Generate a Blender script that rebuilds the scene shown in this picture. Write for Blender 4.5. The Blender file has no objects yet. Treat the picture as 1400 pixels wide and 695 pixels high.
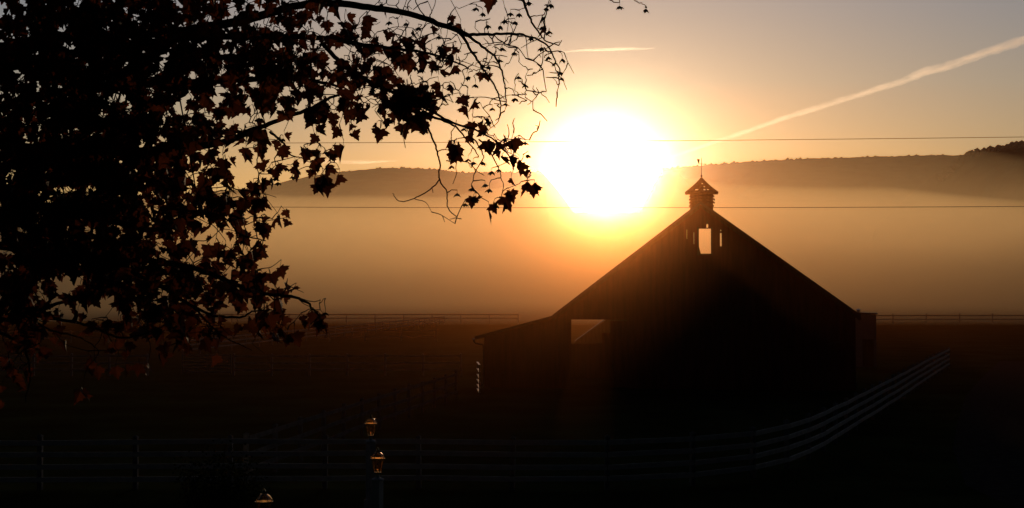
import bpy, bmesh, math, random
from mathutils import Vector, Matrix, noise
R = math.radians
C = bpy.context.scene.collection
scene = bpy.context.scene

# ------------------------------------------------------------------ camera
HC = 5.5                      # eye height, an upstairs window
F = 1923.0                    # focal length in pixels of the 1400 px wide photograph
HORIZ = 400.0
PITCH = math.atan((HORIZ - 347.5) / F)
cam = bpy.data.objects.new('camera', bpy.data.cameras.new('camera'))
C.objects.link(cam)
cam.data.sensor_width = 36.0
cam.data.lens = 36.0 * F / 1400.0
cam.data.clip_start = 0.1
cam.data.clip_end = 120000.0
cam.location = (0, 0, HC)
cam.rotation_euler = (R(90) + PITCH, 0, 0)
scene.camera = cam

def at(px, py, depth):
    """world point on the plane Y = depth seen at a photograph pixel"""
    x = (px - 700.0) / F
    u = (347.5 - py) / F
    y = math.cos(PITCH) - u * math.sin(PITCH)
    z = math.sin(PITCH) + u * math.cos(PITCH)
    k = depth / y
    return Vector((x * k, depth, HC + z * k))

# ------------------------------------------------------------------ sun and sky
SUN_PX = (829, 246)
sd = at(SUN_PX[0], SUN_PX[1], 1000.0) - Vector((0, 0, HC))
sd.normalize()
SUN_EL = math.asin(sd.z)
SUN_AZ = math.atan2(sd.x, sd.y)        # from +Y towards +X

SKY_TINT = (1.42, 1.22, 1.16)
SKY_LOW = (1.08, 0.93, 0.68)
SKY_HIGH = (1.10, 1.16, 1.42)
SKY_BACK = (0.021, 0.026, 0.034)
world = bpy.data.worlds.new("World")
scene.world = world
world.use_nodes = True
wn = world.node_tree
wn.nodes.clear()
out = wn.nodes.new('ShaderNodeOutputWorld')
bg = wn.nodes.new('ShaderNodeBackground')
sky = wn.nodes.new('ShaderNodeTexSky')
sky.sky_type = 'NISHITA'
sky.sun_disc = False
sky.sun_elevation = SUN_EL
sky.sun_rotation = SUN_AZ
sky.altitude = 1000
sky.air_density = 1.0
sky.dust_density = 0.7
sky.ozone_density = 1.0
bg.inputs['Strength'].default_value = 0.15
tint = wn.nodes.new('ShaderNodeMix')
tint.data_type = 'RGBA'
tint.blend_type = 'MULTIPLY'
tint.inputs['Factor'].default_value = 1.0
tint.inputs[7].default_value = (*SKY_TINT, 1)
wn.links.new(sky.outputs[0], tint.inputs[6])
# the dawn sky is brightest on the sun's side and falls off to a dim blue overhead and behind
geo = wn.nodes.new('ShaderNodeTexCoord')
dot = wn.nodes.new('ShaderNodeVectorMath'); dot.operation = 'DOT_PRODUCT'
dot.inputs[1].default_value = (math.sin(SUN_AZ), math.cos(SUN_AZ), 0.0)
wn.links.new(geo.outputs['Generated'], dot.inputs[0])
ramp = wn.nodes.new('ShaderNodeMapRange')
ramp.interpolation_type = 'SMOOTHSTEP'
ramp.inputs['From Min'].default_value = 0.35
ramp.inputs['From Max'].default_value = 0.90
wn.links.new(dot.outputs['Value'], ramp.inputs['Value'])
fall = wn.nodes.new('ShaderNodeMix'); fall.data_type = 'RGBA'
fall.inputs[6].default_value = (*SKY_BACK, 1)
fall.inputs[7].default_value = (1, 1, 1, 1)
wn.links.new(ramp.outputs[0], fall.inputs['Factor'])
mul = wn.nodes.new('ShaderNodeMix'); mul.data_type = 'RGBA'; mul.blend_type = 'MULTIPLY'
mul.inputs['Factor'].default_value = 1.0
wn.links.new(tint.outputs[2], mul.inputs[6])
wn.links.new(fall.outputs[2], mul.inputs[7])
# warm near the horizon, cooler higher up
sep = wn.nodes.new('ShaderNodeSeparateXYZ')
wn.links.new(geo.outputs['Generated'], sep.inputs[0])
er = wn.nodes.new('ShaderNodeMapRange')
er.inputs['From Min'].default_value = 0.07
er.inputs['From Max'].default_value = 0.22
wn.links.new(sep.outputs['Z'], er.inputs['Value'])
ec = wn.nodes.new('ShaderNodeMix'); ec.data_type = 'RGBA'
ec.inputs[6].default_value = (*SKY_LOW, 1)
ec.inputs[7].default_value = (*SKY_HIGH, 1)
wn.links.new(er.outputs[0], ec.inputs['Factor'])
mul2 = wn.nodes.new('ShaderNodeMix'); mul2.data_type = 'RGBA'; mul2.blend_type = 'MULTIPLY'
mul2.inputs['Factor'].default_value = 1.0
wn.links.new(mul.outputs[2], mul2.inputs[6])
wn.links.new(ec.outputs[2], mul2.inputs[7])
wn.links.new(mul2.outputs[2], bg.inputs['Color'])
wn.links.new(bg.outputs[0], out.inputs['Surface'])

sl = bpy.data.lights.new('sun', 'SUN')
sun = bpy.data.objects.new('sun', sl)
C.objects.link(sun)
sl.energy = 5.0
sl.angle = R(0.5)
sl.color = (1.0, 0.66, 0.38)
sun.rotation_euler = (-sd).to_track_quat('-Z', 'Y').to_euler()
sun.location = (40, 20, 60)

scene.view_settings.view_transform = 'Standard'
scene.view_settings.look = 'None'
scene.view_settings.gamma = 1.0
scene.view_settings.use_curve_mapping = False
scene.view_settings.exposure = -2.0
scene.cycles.volume_bounces = 4
scene.cycles.max_bounces = 8
scene.cycles.transparent_max_bounces = 16
scene.cycles.use_denoising = True
scene.cycles.caustics_refractive = True

HAZE_DENSITY = 0.0000175
HAZE_G = 0.983
MIST_DENSITY = 0.0088
MIST_G = 0.65
LOW_DENSITY = 0.0011
LOW_G = 0.981
MIST_COL = (1.0, 0.825, 0.50)  # part of the low sun's orange is put into the mist's own colour

# ------------------------------------------------------------------ helpers
def tag(o, label=None, cat=None, group=None, kind=None):
    if label: o['label'] = label
    if cat: o['category'] = cat
    if group: o['group'] = group
    if kind: o['kind'] = kind
    return o

def empty(name, loc=(0, 0, 0), rz=0.0):
    o = bpy.data.objects.new(name, None)
    o.empty_display_size = 0.3
    C.objects.link(o)
    o.location = loc
    o.rotation_euler = (0, 0, rz)
    return o

class MB:
    """collects shapes and links them as one mesh object"""
    def __init__(self):
        self.v = []; self.f = []
    def poly(self, pts):
        n = len(self.v)
        self.v += [tuple(p) for p in pts]
        self.f.append(tuple(range(n, n + len(pts))))
    def box(self, a, b):
        (x0, y0, z0), (x1, y1, z1) = a, b
        self.hexa([(x0,y0,z0),(x1,y0,z0),(x1,y1,z0),(x0,y1,z0),(x0,y0,z1),(x1,y0,z1),(x1,y1,z1),(x0,y1,z1)])
    def hexa(self, p):
        n = len(self.v)
        self.v += [tuple(q) for q in p]
        for q in ((0,3,2,1),(4,5,6,7),(0,1,5,4),(1,2,6,5),(2,3,7,6),(3,0,4,7)):
            self.f.append(tuple(n + i for i in q))
    def bar(self, p, q, w, h, up=(0, 0, 1)):
        p = Vector(p); q = Vector(q); up = Vector(up)
        d = (q - p).normalized()
        s = d.cross(up)
        if s.length < 1e-4: s = d.cross(Vector((0, 1, 0)))
        s.normalize(); u = s.cross(d).normalized()
        s *= w / 2; u *= h / 2
        self.hexa([p-s-u, p+s-u, q+s-u, q-s-u, p-s+u, p+s+u, q+s+u, q-s+u])
    def tube(self, pts, radii, n=6, cap=True):
        pts = [Vector(p) for p in pts]
        if not hasattr(radii, '__len__'): radii = [radii] * len(pts)
        base = len(self.v)
        ref = None
        for i, p in enumerate(pts):
            d = pts[min(i+1, len(pts)-1)] - pts[max(i-1, 0)]
            if d.length < 1e-9: d = Vector((0, 0, 1))
            d.normalize()
            if ref is None:
                ref = d.cross(Vector((0, 0, 1)))
                if ref.length < 1e-3: ref = d.cross(Vector((0, 1, 0)))
            ref = (ref - d * ref.dot(d))
            if ref.length < 1e-6: ref = d.orthogonal()
            ref.normalize()
            b = d.cross(ref)
            for k in range(n):
                a = 2 * math.pi * k / n
                self.v.append(tuple(p + (ref * math.cos(a) + b * math.sin(a)) * radii[i]))
        for i in range(len(pts) - 1):
            for k in range(n):
                a = base + i*n + k; c = base + i*n + (k+1) % n
                self.f.append((a, c, c + n, a + n))
        if cap:
            self.f.append(tuple(base + k for k in reversed(range(n))))
            self.f.append(tuple(base + (len(pts)-1)*n + k for k in range(n)))
    def lathe(self, prof, n=12, cx=0, cy=0):
        base = len(self.v)
        for r, z in prof:
            for k in range(n):
                a = 2 * math.pi * (k + 0.5) / n
                self.v.append((cx + r * math.cos(a), cy + r * math.sin(a), z))
        for i in range(len(prof) - 1):
            for k in range(n):
                a = base + i*n + k; c = base + i*n + (k+1) % n
                self.f.append((a, c, c + n, a + n))
        self.f.append(tuple(base + k for k in reversed(range(n))))
        self.f.append(tuple(base + (len(prof)-1)*n + k for k in range(n)))
    def prism(self, outline, y0, y1):
        """outline in (x,z), extruded along y"""
        n = len(outline); b = len(self.v)
        self.v += [(x, y0, z) for x, z in outline] + [(x, y1, z) for x, z in outline]
        self.f.append(tuple(b + i for i in range(n)))
        self.f.append(tuple(b + n + i for i in reversed(range(n))))
        for i in range(n):
            j = (i + 1) % n
            self.f.append((b + i, b + n + i, b + n + j, b + j))
    def build(self, name, mat, parent=None, smooth=False):
        me = bpy.data.meshes.new(name)
        me.from_pydata(self.v, [], self.f)
        me.update()
        if mat: me.materials.append(mat)
        if smooth:
            me.polygons.foreach_set('use_smooth', [True] * len(me.polygons))
        o = bpy.data.objects.new(name, me)
        C.objects.link(o)
        if parent: o.parent = parent
        return o

def lerp_tab(tab, x):
    if x <= tab[0][0]: return tab[0][1]
    for (a, b), (c, d) in zip(tab, tab[1:]):
        if x <= c:
            t = (x - a) / (c - a)
            return b + (d - b) * t
    return tab[-1][1]

def smooth(t):
    t = max(0.0, min(1.0, t))
    return t * t * (3 - 2 * t)

# ------------------------------------------------------------------ materials
def mat(name, col, rough=0.8, var=0.25, scale=4.0, stretch=(1, 1, 1), metallic=0.0, bump=0.0, col2=None, spec=0.5):
    m = bpy.data.materials.new(name)
    m.use_nodes = True
    nt = m.node_tree
    b = nt.nodes['Principled BSDF']
    b.inputs['Roughness'].default_value = rough
    b.inputs['Metallic'].default_value = metallic
    b.inputs['Specular IOR Level'].default_value = spec
    tc = nt.nodes.new('ShaderNodeTexCoord')
    mp = nt.nodes.new('ShaderNodeMapping')
    mp.inputs['Scale'].default_value = stretch
    nz = nt.nodes.new('ShaderNodeTexNoise')
    nz.inputs['Scale'].default_value = scale
    nz.inputs['Detail'].default_value = 6
    rp = nt.nodes.new('ShaderNodeValToRGB')
    c2 = col2 or tuple(c * (1 + var) for c in col)
    c1 = tuple(c * (1 - var) for c in col)
    rp.color_ramp.elements[0].position = 0.3
    rp.color_ramp.elements[1].position = 0.7
    rp.color_ramp.elements[0].color = (*c1, 1)
    rp.color_ramp.elements[1].color = (*c2, 1)
    nt.links.new(tc.outputs['Object'], mp.inputs[0])
    nt.links.new(mp.outputs[0], nz.inputs['Vector'])
    nt.links.new(nz.outputs['Fac'], rp.inputs[0])
    nt.links.new(rp.outputs[0], b.inputs['Base Color'])
    if bump:
        bp = nt.nodes.new('ShaderNodeBump')
        bp.inputs['Strength'].default_value = bump
        bp.inputs['Distance'].default_value = 0.05
        nt.links.new(nz.outputs['Fac'], bp.inputs['Height'])
        nt.links.new(bp.outputs[0], b.inputs['Normal'])
    return m

def volume_mat(name, col, density, g):
    m = bpy.data.materials.new(name)
    m.use_nodes = True
    nt = m.node_tree
    nt.nodes.clear()
    o = nt.nodes.new('ShaderNodeOutputMaterial')
    v = nt.nodes.new('ShaderNodeVolumePrincipled')
    v.inputs['Color'].default_value = (*col, 1)
    v.inputs['Density'].default_value = density
    v.inputs['Anisotropy'].default_value = g
    nt.links.new(v.outputs[0], o.inputs['Volume'])
    return m

M = {}
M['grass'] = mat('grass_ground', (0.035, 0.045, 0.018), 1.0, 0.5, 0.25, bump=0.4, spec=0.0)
M['lane'] = mat('gravel_lane', (0.05, 0.048, 0.045), 1.0, 0.3, 3.0, bump=0.3, spec=0.0)
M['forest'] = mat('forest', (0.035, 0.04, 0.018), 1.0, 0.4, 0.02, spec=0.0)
M['barn'] = mat('weathered_boards', (0.16, 0.035, 0.022), 0.9, 0.35, 1.2, (4, 4, 0.4), bump=0.2, spec=0.1)
M['barn_wood'] = mat('bare_timber', (0.10, 0.065, 0.045), 0.9, 0.35, 1.5, (4, 4, 0.5), bump=0.2, spec=0.1)
M['roof'] = mat('roof_metal', (0.10, 0.09, 0.085), 0.7, 0.25, 0.8, (1, 3, 1), spec=0.2)
M['white'] = mat('white_fence_paint', (0.74, 0.74, 0.73), 0.9, 0.15, 3.0, spec=0.0)
M['dim_post'] = mat('dimmed_post', (0.24, 0.24, 0.235), 0.95, 0.3, 4.0, spec=0.0)  # posts toned down in colour to hide their lit edges
M['dim_white'] = mat('dimmed_whitewash', (0.20, 0.20, 0.19), 0.95, 0.3, 3.0, spec=0.0)  # whitewash darkened in colour so the slanting fence stays dim
M['greywood'] = mat('silvered_rails', (0.42, 0.40, 0.37), 0.9, 0.25, 3.0, spec=0.1)
M['galv'] = mat('galvanised_steel', (0.55, 0.55, 0.55), 0.35, 0.1, 6.0, metallic=1.0)
M['iron'] = mat('dark_metal', (0.03, 0.03, 0.03), 0.5, 0.2, 6.0, metallic=0.6)
M['brass'] = mat('aged_brass', (0.55, 0.38, 0.16), 0.25, 0.2, 20.0, metallic=1.0)
M['shed'] = mat('pale_siding', (0.45, 0.44, 0.42), 0.8, 0.1, 2.0, spec=0.1)
M['hay'] = mat('hay', (0.20, 0.15, 0.06), 1.0, 0.4, 3.0, bump=0.6, spec=0.0)
M['wire'] = mat('wire_cable', (0.03, 0.03, 0.03), 0.7, 0.1, 3.0)
M['haze'] = volume_mat('haze_air', (0.95, 0.95, 0.95), HAZE_DENSITY, HAZE_G)
M['glow_mist'] = volume_mat('glow_mist_air', (1.0, 0.38, 0.09), LOW_DENSITY, LOW_G)  # orange of the glare put into the colour
M['veil'] = volume_mat('veil_air', MIST_COL, MIST_DENSITY * 0.18, MIST_G)
M['mist'] = volume_mat('mist_air', MIST_COL, MIST_DENSITY, MIST_G)

# ------------------------------------------------------------------ ground, hills, air
def ground():
    b = MB()
    xs = [-4000, -600, -150, -40, 40, 150, 600, 4000]
    ys = [-55, -30, 30, 90, 200, 500, 1200, 6850]
    for i in range(len(xs) - 1):
        for j in range(len(ys) - 1):
            b.poly([(xs[i], ys[j], 0), (xs[i+1], ys[j], 0), (xs[i+1], ys[j+1], 0), (xs[i], ys[j+1], 0)])
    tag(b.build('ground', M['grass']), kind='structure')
ground()

RIDGE = [(-700, 330), (-300, 300), (0, 285), (200, 272), (300, 264), (380, 256), (440, 242), (480, 236), (545, 231),
         (600, 234), (640, 238), (738, 237), (760, 262), (780, 294), (876, 294), (892, 262), (907, 233), (950, 229), (1000, 224), (1100, 219),  # dip in the middle is invented, letting sunlight through to the mist
         (1200, 216), (1310, 214), (1400, 214), (1700, 216), (2200, 260)]
SPUR = [(1150, 420), (1230, 300), (1290, 236), (1312, 217), (1330, 210), (1370, 203), (1400, 197), (1500, 186), (1700, 180), (2000, 210), (2300, 300)]

def hill(name, prof, crest, front, back, x0, x1, step, bump):
    b = MB()
    nx = int((x1 - x0) / step) + 1
    ts = [front + (crest - front) * k / 42 for k in range(43)] + [crest + (back - crest) * k / 8 for k in range(1, 9)]
    for j, y in enumerate(ts):
        for i in range(nx):
            x = x0 + i * step
            px = 700 + F * x / crest
            h = at(px, lerp_tab(prof, px), crest).z - bump * 0.6
            if y <= crest: s = smooth((y - front) / (crest - front)) ** 0.8
            else: s = 1 - smooth((y - crest) / (back - crest))
            z = h * s - 0.5
            if s > 0.02:
                z += bump * (noise.noise(Vector((x / 20, y / 20, 1.7))) * 0.6 + noise.noise(Vector((x / 68, y / 68, 4.2))) * 0.8) * min(1, s * 5)
            b.v.append((x, y, z))
    for j in range(len(ts) - 1):
        for i in range(nx - 1):
            a = j * nx + i
            b.f.append((a, a + 1, a + 1 + nx, a + nx))
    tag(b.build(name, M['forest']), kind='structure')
hill('hills', RIDGE, 5000, 2950, 6800, -3900, 3900, 20, 7.0)
hill('hills', SPUR, 3400, 2270, 4770, 750, 2840, 18, 8.0)

def woods(name, prof, crest, px0, px1, n, seed, size, label):
    rnd = random.Random(seed)
    b = MB()
    for k in range(n):
        px = rnd.uniform(px0, px1)
        dy = rnd.uniform(-90, 55)
        p = at(px, lerp_tab(prof, px), crest)
        z = p.z * (1 - 0.0007 * max(0, -dy)) - size * 0.62
        r = size * rnd.uniform(0.5, 1.0)
        h = r * rnd.uniform(1.0, 1.7)
        cx, cy = p.x * (crest + dy) / crest, crest + dy
        base = len(b.v)
        nr = 7
        for q in range(4):
            f = (0.0, 0.4, 0.75, 1.0)[q]
            rr = (0.55, 1.0, 0.75, 0.15)[q] * r
            for m in range(nr):
                a = 2 * math.pi * m / nr + q
                w = rr * rnd.uniform(0.75, 1.2)
                b.v.append((cx + w * math.cos(a), cy + w * math.sin(a), z + h * 2 * f * 0.6 + rnd.uniform(-.15, .15) * r))
        for q in range(3):
            for m in range(nr):
                a = base + q * nr + m; c = base + q * nr + (m + 1) % nr
                b.f.append((a, c, c + nr, a + nr))
        b.f.append(tuple(base + 3 * nr + m for m in range(nr)))
    tag(b.build(name, M['forest']), label, 'woodland', kind='stuff')
woods('distant_woods', RIDGE, 5000, 250, 1480, 2600, 3, 9.0, 'hazy wooded crest of the long ridge behind the barn and mist')
woods('distant_woods', SPUR, 3400, 1285, 1500, 700, 5, 10.0, 'darker wooded hilltop rising at the right edge of the ridge')

def haze():
    b = MB()
    b.box((-4050, -60, -1.0), (4050, 6900, 640))
    tag(b.build('haze', M['haze']), 'thin golden morning haze filling the valley air', 'haze', kind='stuff')
haze()

def mist(hump, near, far, x_wave, matname, label, y1):
    b = MB()
    nx, ny = 120, 95
    x0, x1, y0 = -1500.0, 1500.0, 232.0
    top = []
    for j in range(ny + 1):
        for i in range(nx + 1):
            x = x0 + (x1 - x0) * i / nx; y = y0 + (y1 - y0) * j / ny
            hp = hump + x_wave * (noise.noise(Vector((x / 230, y / 300, 3.3))) + .55 * noise.noise(Vector((x / 75, y / 120, 8.3))) + .3 * noise.noise(Vector((x / 30, y / 60, 2.3))))
            z = hp * math.exp(-abs(y - 470) / (near if y < 470 else far))
            edge = smooth((y - y0 + 1) / 90) * 0.9 + 0.1
            b.v.append((x, y, max(.8, z * edge)))
    n = len(b.v)
    for j in range(ny + 1):
        for i in range(nx + 1):
            x, y, z = b.v[j * (nx + 1) + i]
            b.v.append((x, y, -0.7))
    w = nx + 1
    for j in range(ny):
        for i in range(nx):
            a = j * w + i
            b.f.append((a, a + 1, a + 1 + w, a + w))
            b.f.append((n + a, n + a + w, n + a + 1 + w, n + a + 1))
    for i in range(nx):
        b.f.append((i, n + i, n + i + 1, i + 1))
        a = ny * w + i
        b.f.append((a, a + 1, n + a + 1, n + a))
    for j in range(ny):
        a = j * w
        b.f.append((a, a + w, n + a + w, n + a))
        a = j * w + nx
        b.f.append((a, n + a, n + a + w, a + w))
    tag(b.build('mist', M[matname], smooth=True), label, 'mist', kind='stuff')
mist(42, 120.0, 240.0, 13, 'mist', 'pale golden mist bank lying over the far fields below the ridge', 1700.0)
mist(60, 130.0, 330.0, 22, 'veil', 'thin upper veil of mist fading up the face of the ridge', 1702.0)

def glow_mist():  # added volume that imitates the sun's glare in front of the barn
    b = MB()
    ys = [30, 36, 46, 70, 120, 190, 250, 273.5]
    zs = [1.0, 6, 12, 16, 17, 15, 8, 2.0]
    prof_ = list(zip(ys, zs))
    n = len(prof_)
    xs = [-75, -40, -12, 10, 32, 70, 110]
    ks = [0.05, 0.2, 0.9, 1, 1, 0.6, 0.1]
    for x, k in zip(xs, ks):
        b.v += [(x, y, max(.5, z * k)) for y, z in prof_] + [(x, y, -0.6) for y, z in prof_]
    m = 2 * n
    for i in range(len(xs) - 1):
        a = i * m; c = a + m
        for j in range(n - 1):
            b.f.append((a + j, c + j, c + j + 1, a + j + 1))
            b.f.append((a + n + j, a + n + j + 1, c + n + j + 1, c + n + j))
        b.f.append((a, a + n, c + n, c)); b.f.append((a + n - 1, c + n - 1, c + m - 1, a + m - 1))
    e = (len(xs) - 1) * m
    b.f.append(tuple(list(range(0, n)) + list(range(m - 1, n - 1, -1))))
    b.f.append(tuple([e + q for q in range(n - 1, -1, -1)] + [e + q for q in range(n, m)]))
    tag(b.build('mist', M['glow_mist'], smooth=False), 'thin low orange mist added for the sun glow in front of the barn', 'mist', kind='stuff')
glow_mist()

# ------------------------------------------------------------------ lane
def lane():
    cl = [(14.5, 18), (15, 40), (17.5, 49), (20.5, 58), (26, 74), (33, 92), (41, 112)]
    b = MB()
    L = []; Rr = []
    for i, (x, y) in enumerate(cl):
        a = cl[max(0, i-1)]; c = cl[min(len(cl)-1, i+1)]
        d = Vector((c[0]-a[0], c[1]-a[1], 0)).normalized()
        n = Vector((d.y, -d.x, 0))
        L.append(Vector((x, y, .012)) - n * 2.1); Rr.append(Vector((x, y, .012)) + n * 2.1)
    for i in range(len(cl) - 1):
        b.poly([L[i], Rr[i], Rr[i+1], L[i+1]])
    tag(b.build('lane', M['lane']), kind='structure')
lane()

# ------------------------------------------------------------------ barn
D0 = at(958, 540, 80.0)
BARN_RZ = -math.atan2(D0.x, D0.y)
barn = empty('barn', (D0.x, D0.y, 0), BARN_RZ)
tag(barn, 'dark gabled board barn with a roof cupola, lean-to side and half open sliding door', 'barn')
BMI = Matrix.Rotation(-BARN_RZ, 3, 'Z')

def bl(px, py, yl=0.0):
    """barn-local point on the plane local y = yl seen at a photograph pixel"""
    d = BMI @ (at(px, py, 100.0) - Vector((0, 0, HC)))
    o = BMI @ (Vector((0, 0, HC)) - Vector((D0.x, D0.y, 0)))
    k = (yl - o.y) / d.y
    return o + d * k

APEX = bl(958, 276.5); EAVE_R = bl(1176, 431); BREAK = bl(756, 431.5); EAVE_L = bl(650, 460)
XWL = bl(662, 500).x; XWR = bl(1170, 500).x
XB0 = 0.0
TH = 0.15
def roof_z(x):
    if x > APEX.x:
        return APEX.z + (EAVE_R.z - APEX.z) * (x - APEX.x) / (EAVE_R.x - APEX.x)
    if x > BREAK.x:
        return APEX.z + (BREAK.z - APEX.z) * (x - APEX.x) / (BREAK.x - APEX.x)
    return BREAK.z + (EAVE_L.z - BREAK.z) * (x - BREAK.x) / (EAVE_L.x - BREAK.x)

def plank_wall(name, x0, x1, y, holes, seed, width=0.27, thick=0.03):
    rnd = random.Random(seed)
    xs = {x0, x1, APEX.x, BREAK.x}
    x = x0
    while x < x1:
        xs.add(x); x += width * rnd.uniform(0.85, 1.15)
    for h in holes: xs.add(h[0]); xs.add(h[1])
    xs = sorted(v for v in xs if x0 - 1e-6 <= v <= x1 + 1e-6)
    b = MB()
    for a, c in zip(xs, xs[1:]):
        if c - a < 0.004: continue
        m = (a + c) / 2
        cuts = sorted((h[2], h[3]) for h in holes if h[0] < m < h[1])
        spans = []; z = 0.0
        for lo, hi in cuts:
            if lo > z: spans.append((z, lo))
            z = max(z, hi)
        spans.append((z, None))
        yo = y + rnd.uniform(-0.008, 0.008)
        for lo, hi in spans:
            za = hi if hi is not None else roof_z(a) - TH - 0.01
            zc = hi if hi is not None else roof_z(c) - TH - 0.01
            if min(za, zc) <= lo + 0.01: continue
            b.hexa([(a, yo, lo), (c, yo, lo), (c, yo + thick, lo), (a, yo + thick, lo),
                    (a, yo, za), (c, yo, zc), (c, yo + thick, zc), (a, yo + thick, za)])
    return b.build(name, M['barn'], barn)

def hole(xa, ya, xb, yb):
    p = bl(xa, ya); q = bl(xb, yb)
    return (p.x, q.x, max(0.0, q.z), p.z)
DOOR = hole(781, 437, 858, 560)
DOOR = (DOOR[0], DOOR[1], 0.0, DOOR[3])
front_holes = [hole(955.5, 313, 972, 347), hole(965.8, 302, 968.2, 311.5), hole(984.4, 319, 986.6, 337), hole(984.8, 314.5, 986.0, 316),
               hole(938.9, 314, 939.3, 327), hole(948.4, 318, 948.9, 334), DOOR]
plank_wall('front_wall', XWL, XWR, 0.0, front_holes, 1)
DEEP = 10.0
plank_wall('back_wall', XWL, XWR, DEEP - 0.05, [(-2.3, 2.3, 7.1, 20), (-9.3, -6.3, 2.2, 3.8), (-6.3, -5.7, 2.9, 3.8), (-5.7, -4.6, 3.6, 3.8)], 2)
# side walls
for x, zt in ((XWL, roof_z(XWL)), (XWR - 0.03, roof_z(XWR))):
    b = MB(); rnd = random.Random(int(x * 10)); y = 0.045
    while y < DEEP - 0.08:
        w = min(0.27 * rnd.uniform(.85, 1.15), DEEP - 0.075 - y)
        xo = x + rnd.uniform(-.006, .006)
        b.box((xo, y, 0), (xo + 0.03, y + w, zt - TH - 0.03))
        y += w
    b.build('side_wall', M['barn'], barn)
# roof slabs (two main slopes share one mesh, the lean-to is its own)
b = MB()
b.prism([(APEX.x, APEX.z), (BREAK.x, BREAK.z), (BREAK.x, BREAK.z - TH), (APEX.x, APEX.z - TH)], -0.32, DEEP + 0.32)
b.prism([(APEX.x, APEX.z), (APEX.x, APEX.z - TH), (EAVE_R.x, EAVE_R.z - TH), (EAVE_R.x, EAVE_R.z)], -0.32, DEEP + 0.32)
roof = b.build('roof', M['roof'], barn)
b = MB()
n = 20
for k in range(n + 1):      # standing seams on both slopes
    y = -0.30 + (DEEP + 0.6) * k / n
    for e in (BREAK, EAVE_R):
        b.bar((APEX.x, y, APEX.z + 0.008), (e.x, y, e.z + 0.008), 0.03, 0.03)
b.build('seam', M['roof'], roof)
b = MB()
b.prism([(BREAK.x, BREAK.z - 0.005), (EAVE_L.x, EAVE_L.z), (EAVE_L.x, EAVE_L.z - TH), (BREAK.x, BREAK.z - TH - 0.005)], -0.28, DEEP + 0.28)
b.build('lean_to_roof', M['roof'], barn)
# bargeboards along the gable
b = MB()
for e in (BREAK, EAVE_R):
    b.bar((APEX.x, -0.30, APEX.z - TH - 0.10), (e.x, -0.30, e.z - TH - 0.10), 0.04, 0.16)
b.build('bargeboard', M['barn_wood'], barn)
# gutter with its downspout
b = MB()
g0 = EAVE_L + Vector((-0.05, 0, -0.17))
for k in range(7):
    a0 = math.pi + math.pi * k / 7; a1 = math.pi + math.pi * (k + 1) / 7
    p = [(g0.x + .09 * math.cos(a0), g0.z + .06 + .09 * math.sin(a0)), (g0.x + .09 * math.cos(a1), g0.z + .06 + .09 * math.sin(a1)),
         (g0.x + .08 * math.cos(a1), g0.z + .06 + .08 * math.sin(a1)), (g0.x + .08 * math.cos(a0), g0.z + .06 + .08 * math.sin(a0))]
    b.prism(p, -0.4, DEEP + 0.4)
gut = b.build('gutter', M['iron'], barn)
b = MB()
pts = [(g0.x, -0.25, g0.z), (g0.x, -0.25, g0.z - 0.12), (g0.x + 0.12, -0.22, g0.z - 0.24), (XWL - 0.12, -0.12, g0.z - 0.30), (XWL - 0.02, -0.09, g0.z - 0.42), (XWL - 0.02, -0.09, 0.25), (XWL - 0.18, -0.12, 0.1)]
b.tube(pts, 0.05, 8)
b.build('downspout', M['iron'], gut)
# sliding door, half drawn across the opening, and the track it hangs from
b = MB()
xa = bl(834.5, 450).x; xb = xa + (DOOR[1] - DOOR[0]) * 0.98; zt = DOOR[3] - 0.085
x = xa
rnd = random.Random(4)
while x < xb - 0.02:
    w = min(0.2, xb - x)
    b.box((x, 0.07 + rnd.uniform(-.004, .004), 0.06), (x + w, 0.10, zt))
    x += w
sd_ = b.build('sliding_door', M['barn'], barn)
b = MB()
for z in (0.35, 1.9, zt - 0.2): b.box((xa + .02, 0.102, z), (xb - .02, 0.13, z + 0.16))
b.bar((xa + .1, 0.145, 0.45), (xb - .1, 0.145, zt - 0.2), 0.03, 0.14)
b.build('door_brace', M['barn_wood'], sd_)
b = MB(); b.box((xa + 0.1, 0.02, 1.1), (xa + 0.14, 0.05, 1.4)); b.build('handle', M['iron'], sd_)
b = MB(); b.box((DOOR[0] - .2, 0.05, DOOR[3] + 0.02), (xb + 0.3, 0.11, DOOR[3] + 0.10)); b.build('door_track', M['iron'], barn)
# interior posts
for y in (3.2, 6.6):
    for x in (BREAK.x + 0.3, -4.1, 4.1, XWR - 0.4):
        b = MB(); b.box((x - .1, y - .1, 0), (x + .1, y + .1, roof_z(x) - TH - 0.08))
        b.build('post', M['barn_wood'], barn)
# window frame of the loft opening
h = front_holes[0]
b = MB()
b.box((h[0] - .10, -0.045, h[2] - .1), (h[0] - 0.0, -0.012, h[3] + .1)); b.box((h[1], -0.045, h[2] - .1), (h[1] + .10, -0.012, h[3] + .1))
b.box((h[0], -0.05, h[2] - .1), (h[1], -0.012, h[2])); b.box((h[0], -0.05, h[3]), (h[1], -0.012, h[3] + .02))
b.poly([(h[0], 0.0, h[2]), (h[0] + 0.10, 0.0, h[2]), (h[0], 0.0, h[2] + 0.40)])
b.build('loft_opening_frame', M['barn_wood'], barn)

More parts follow.
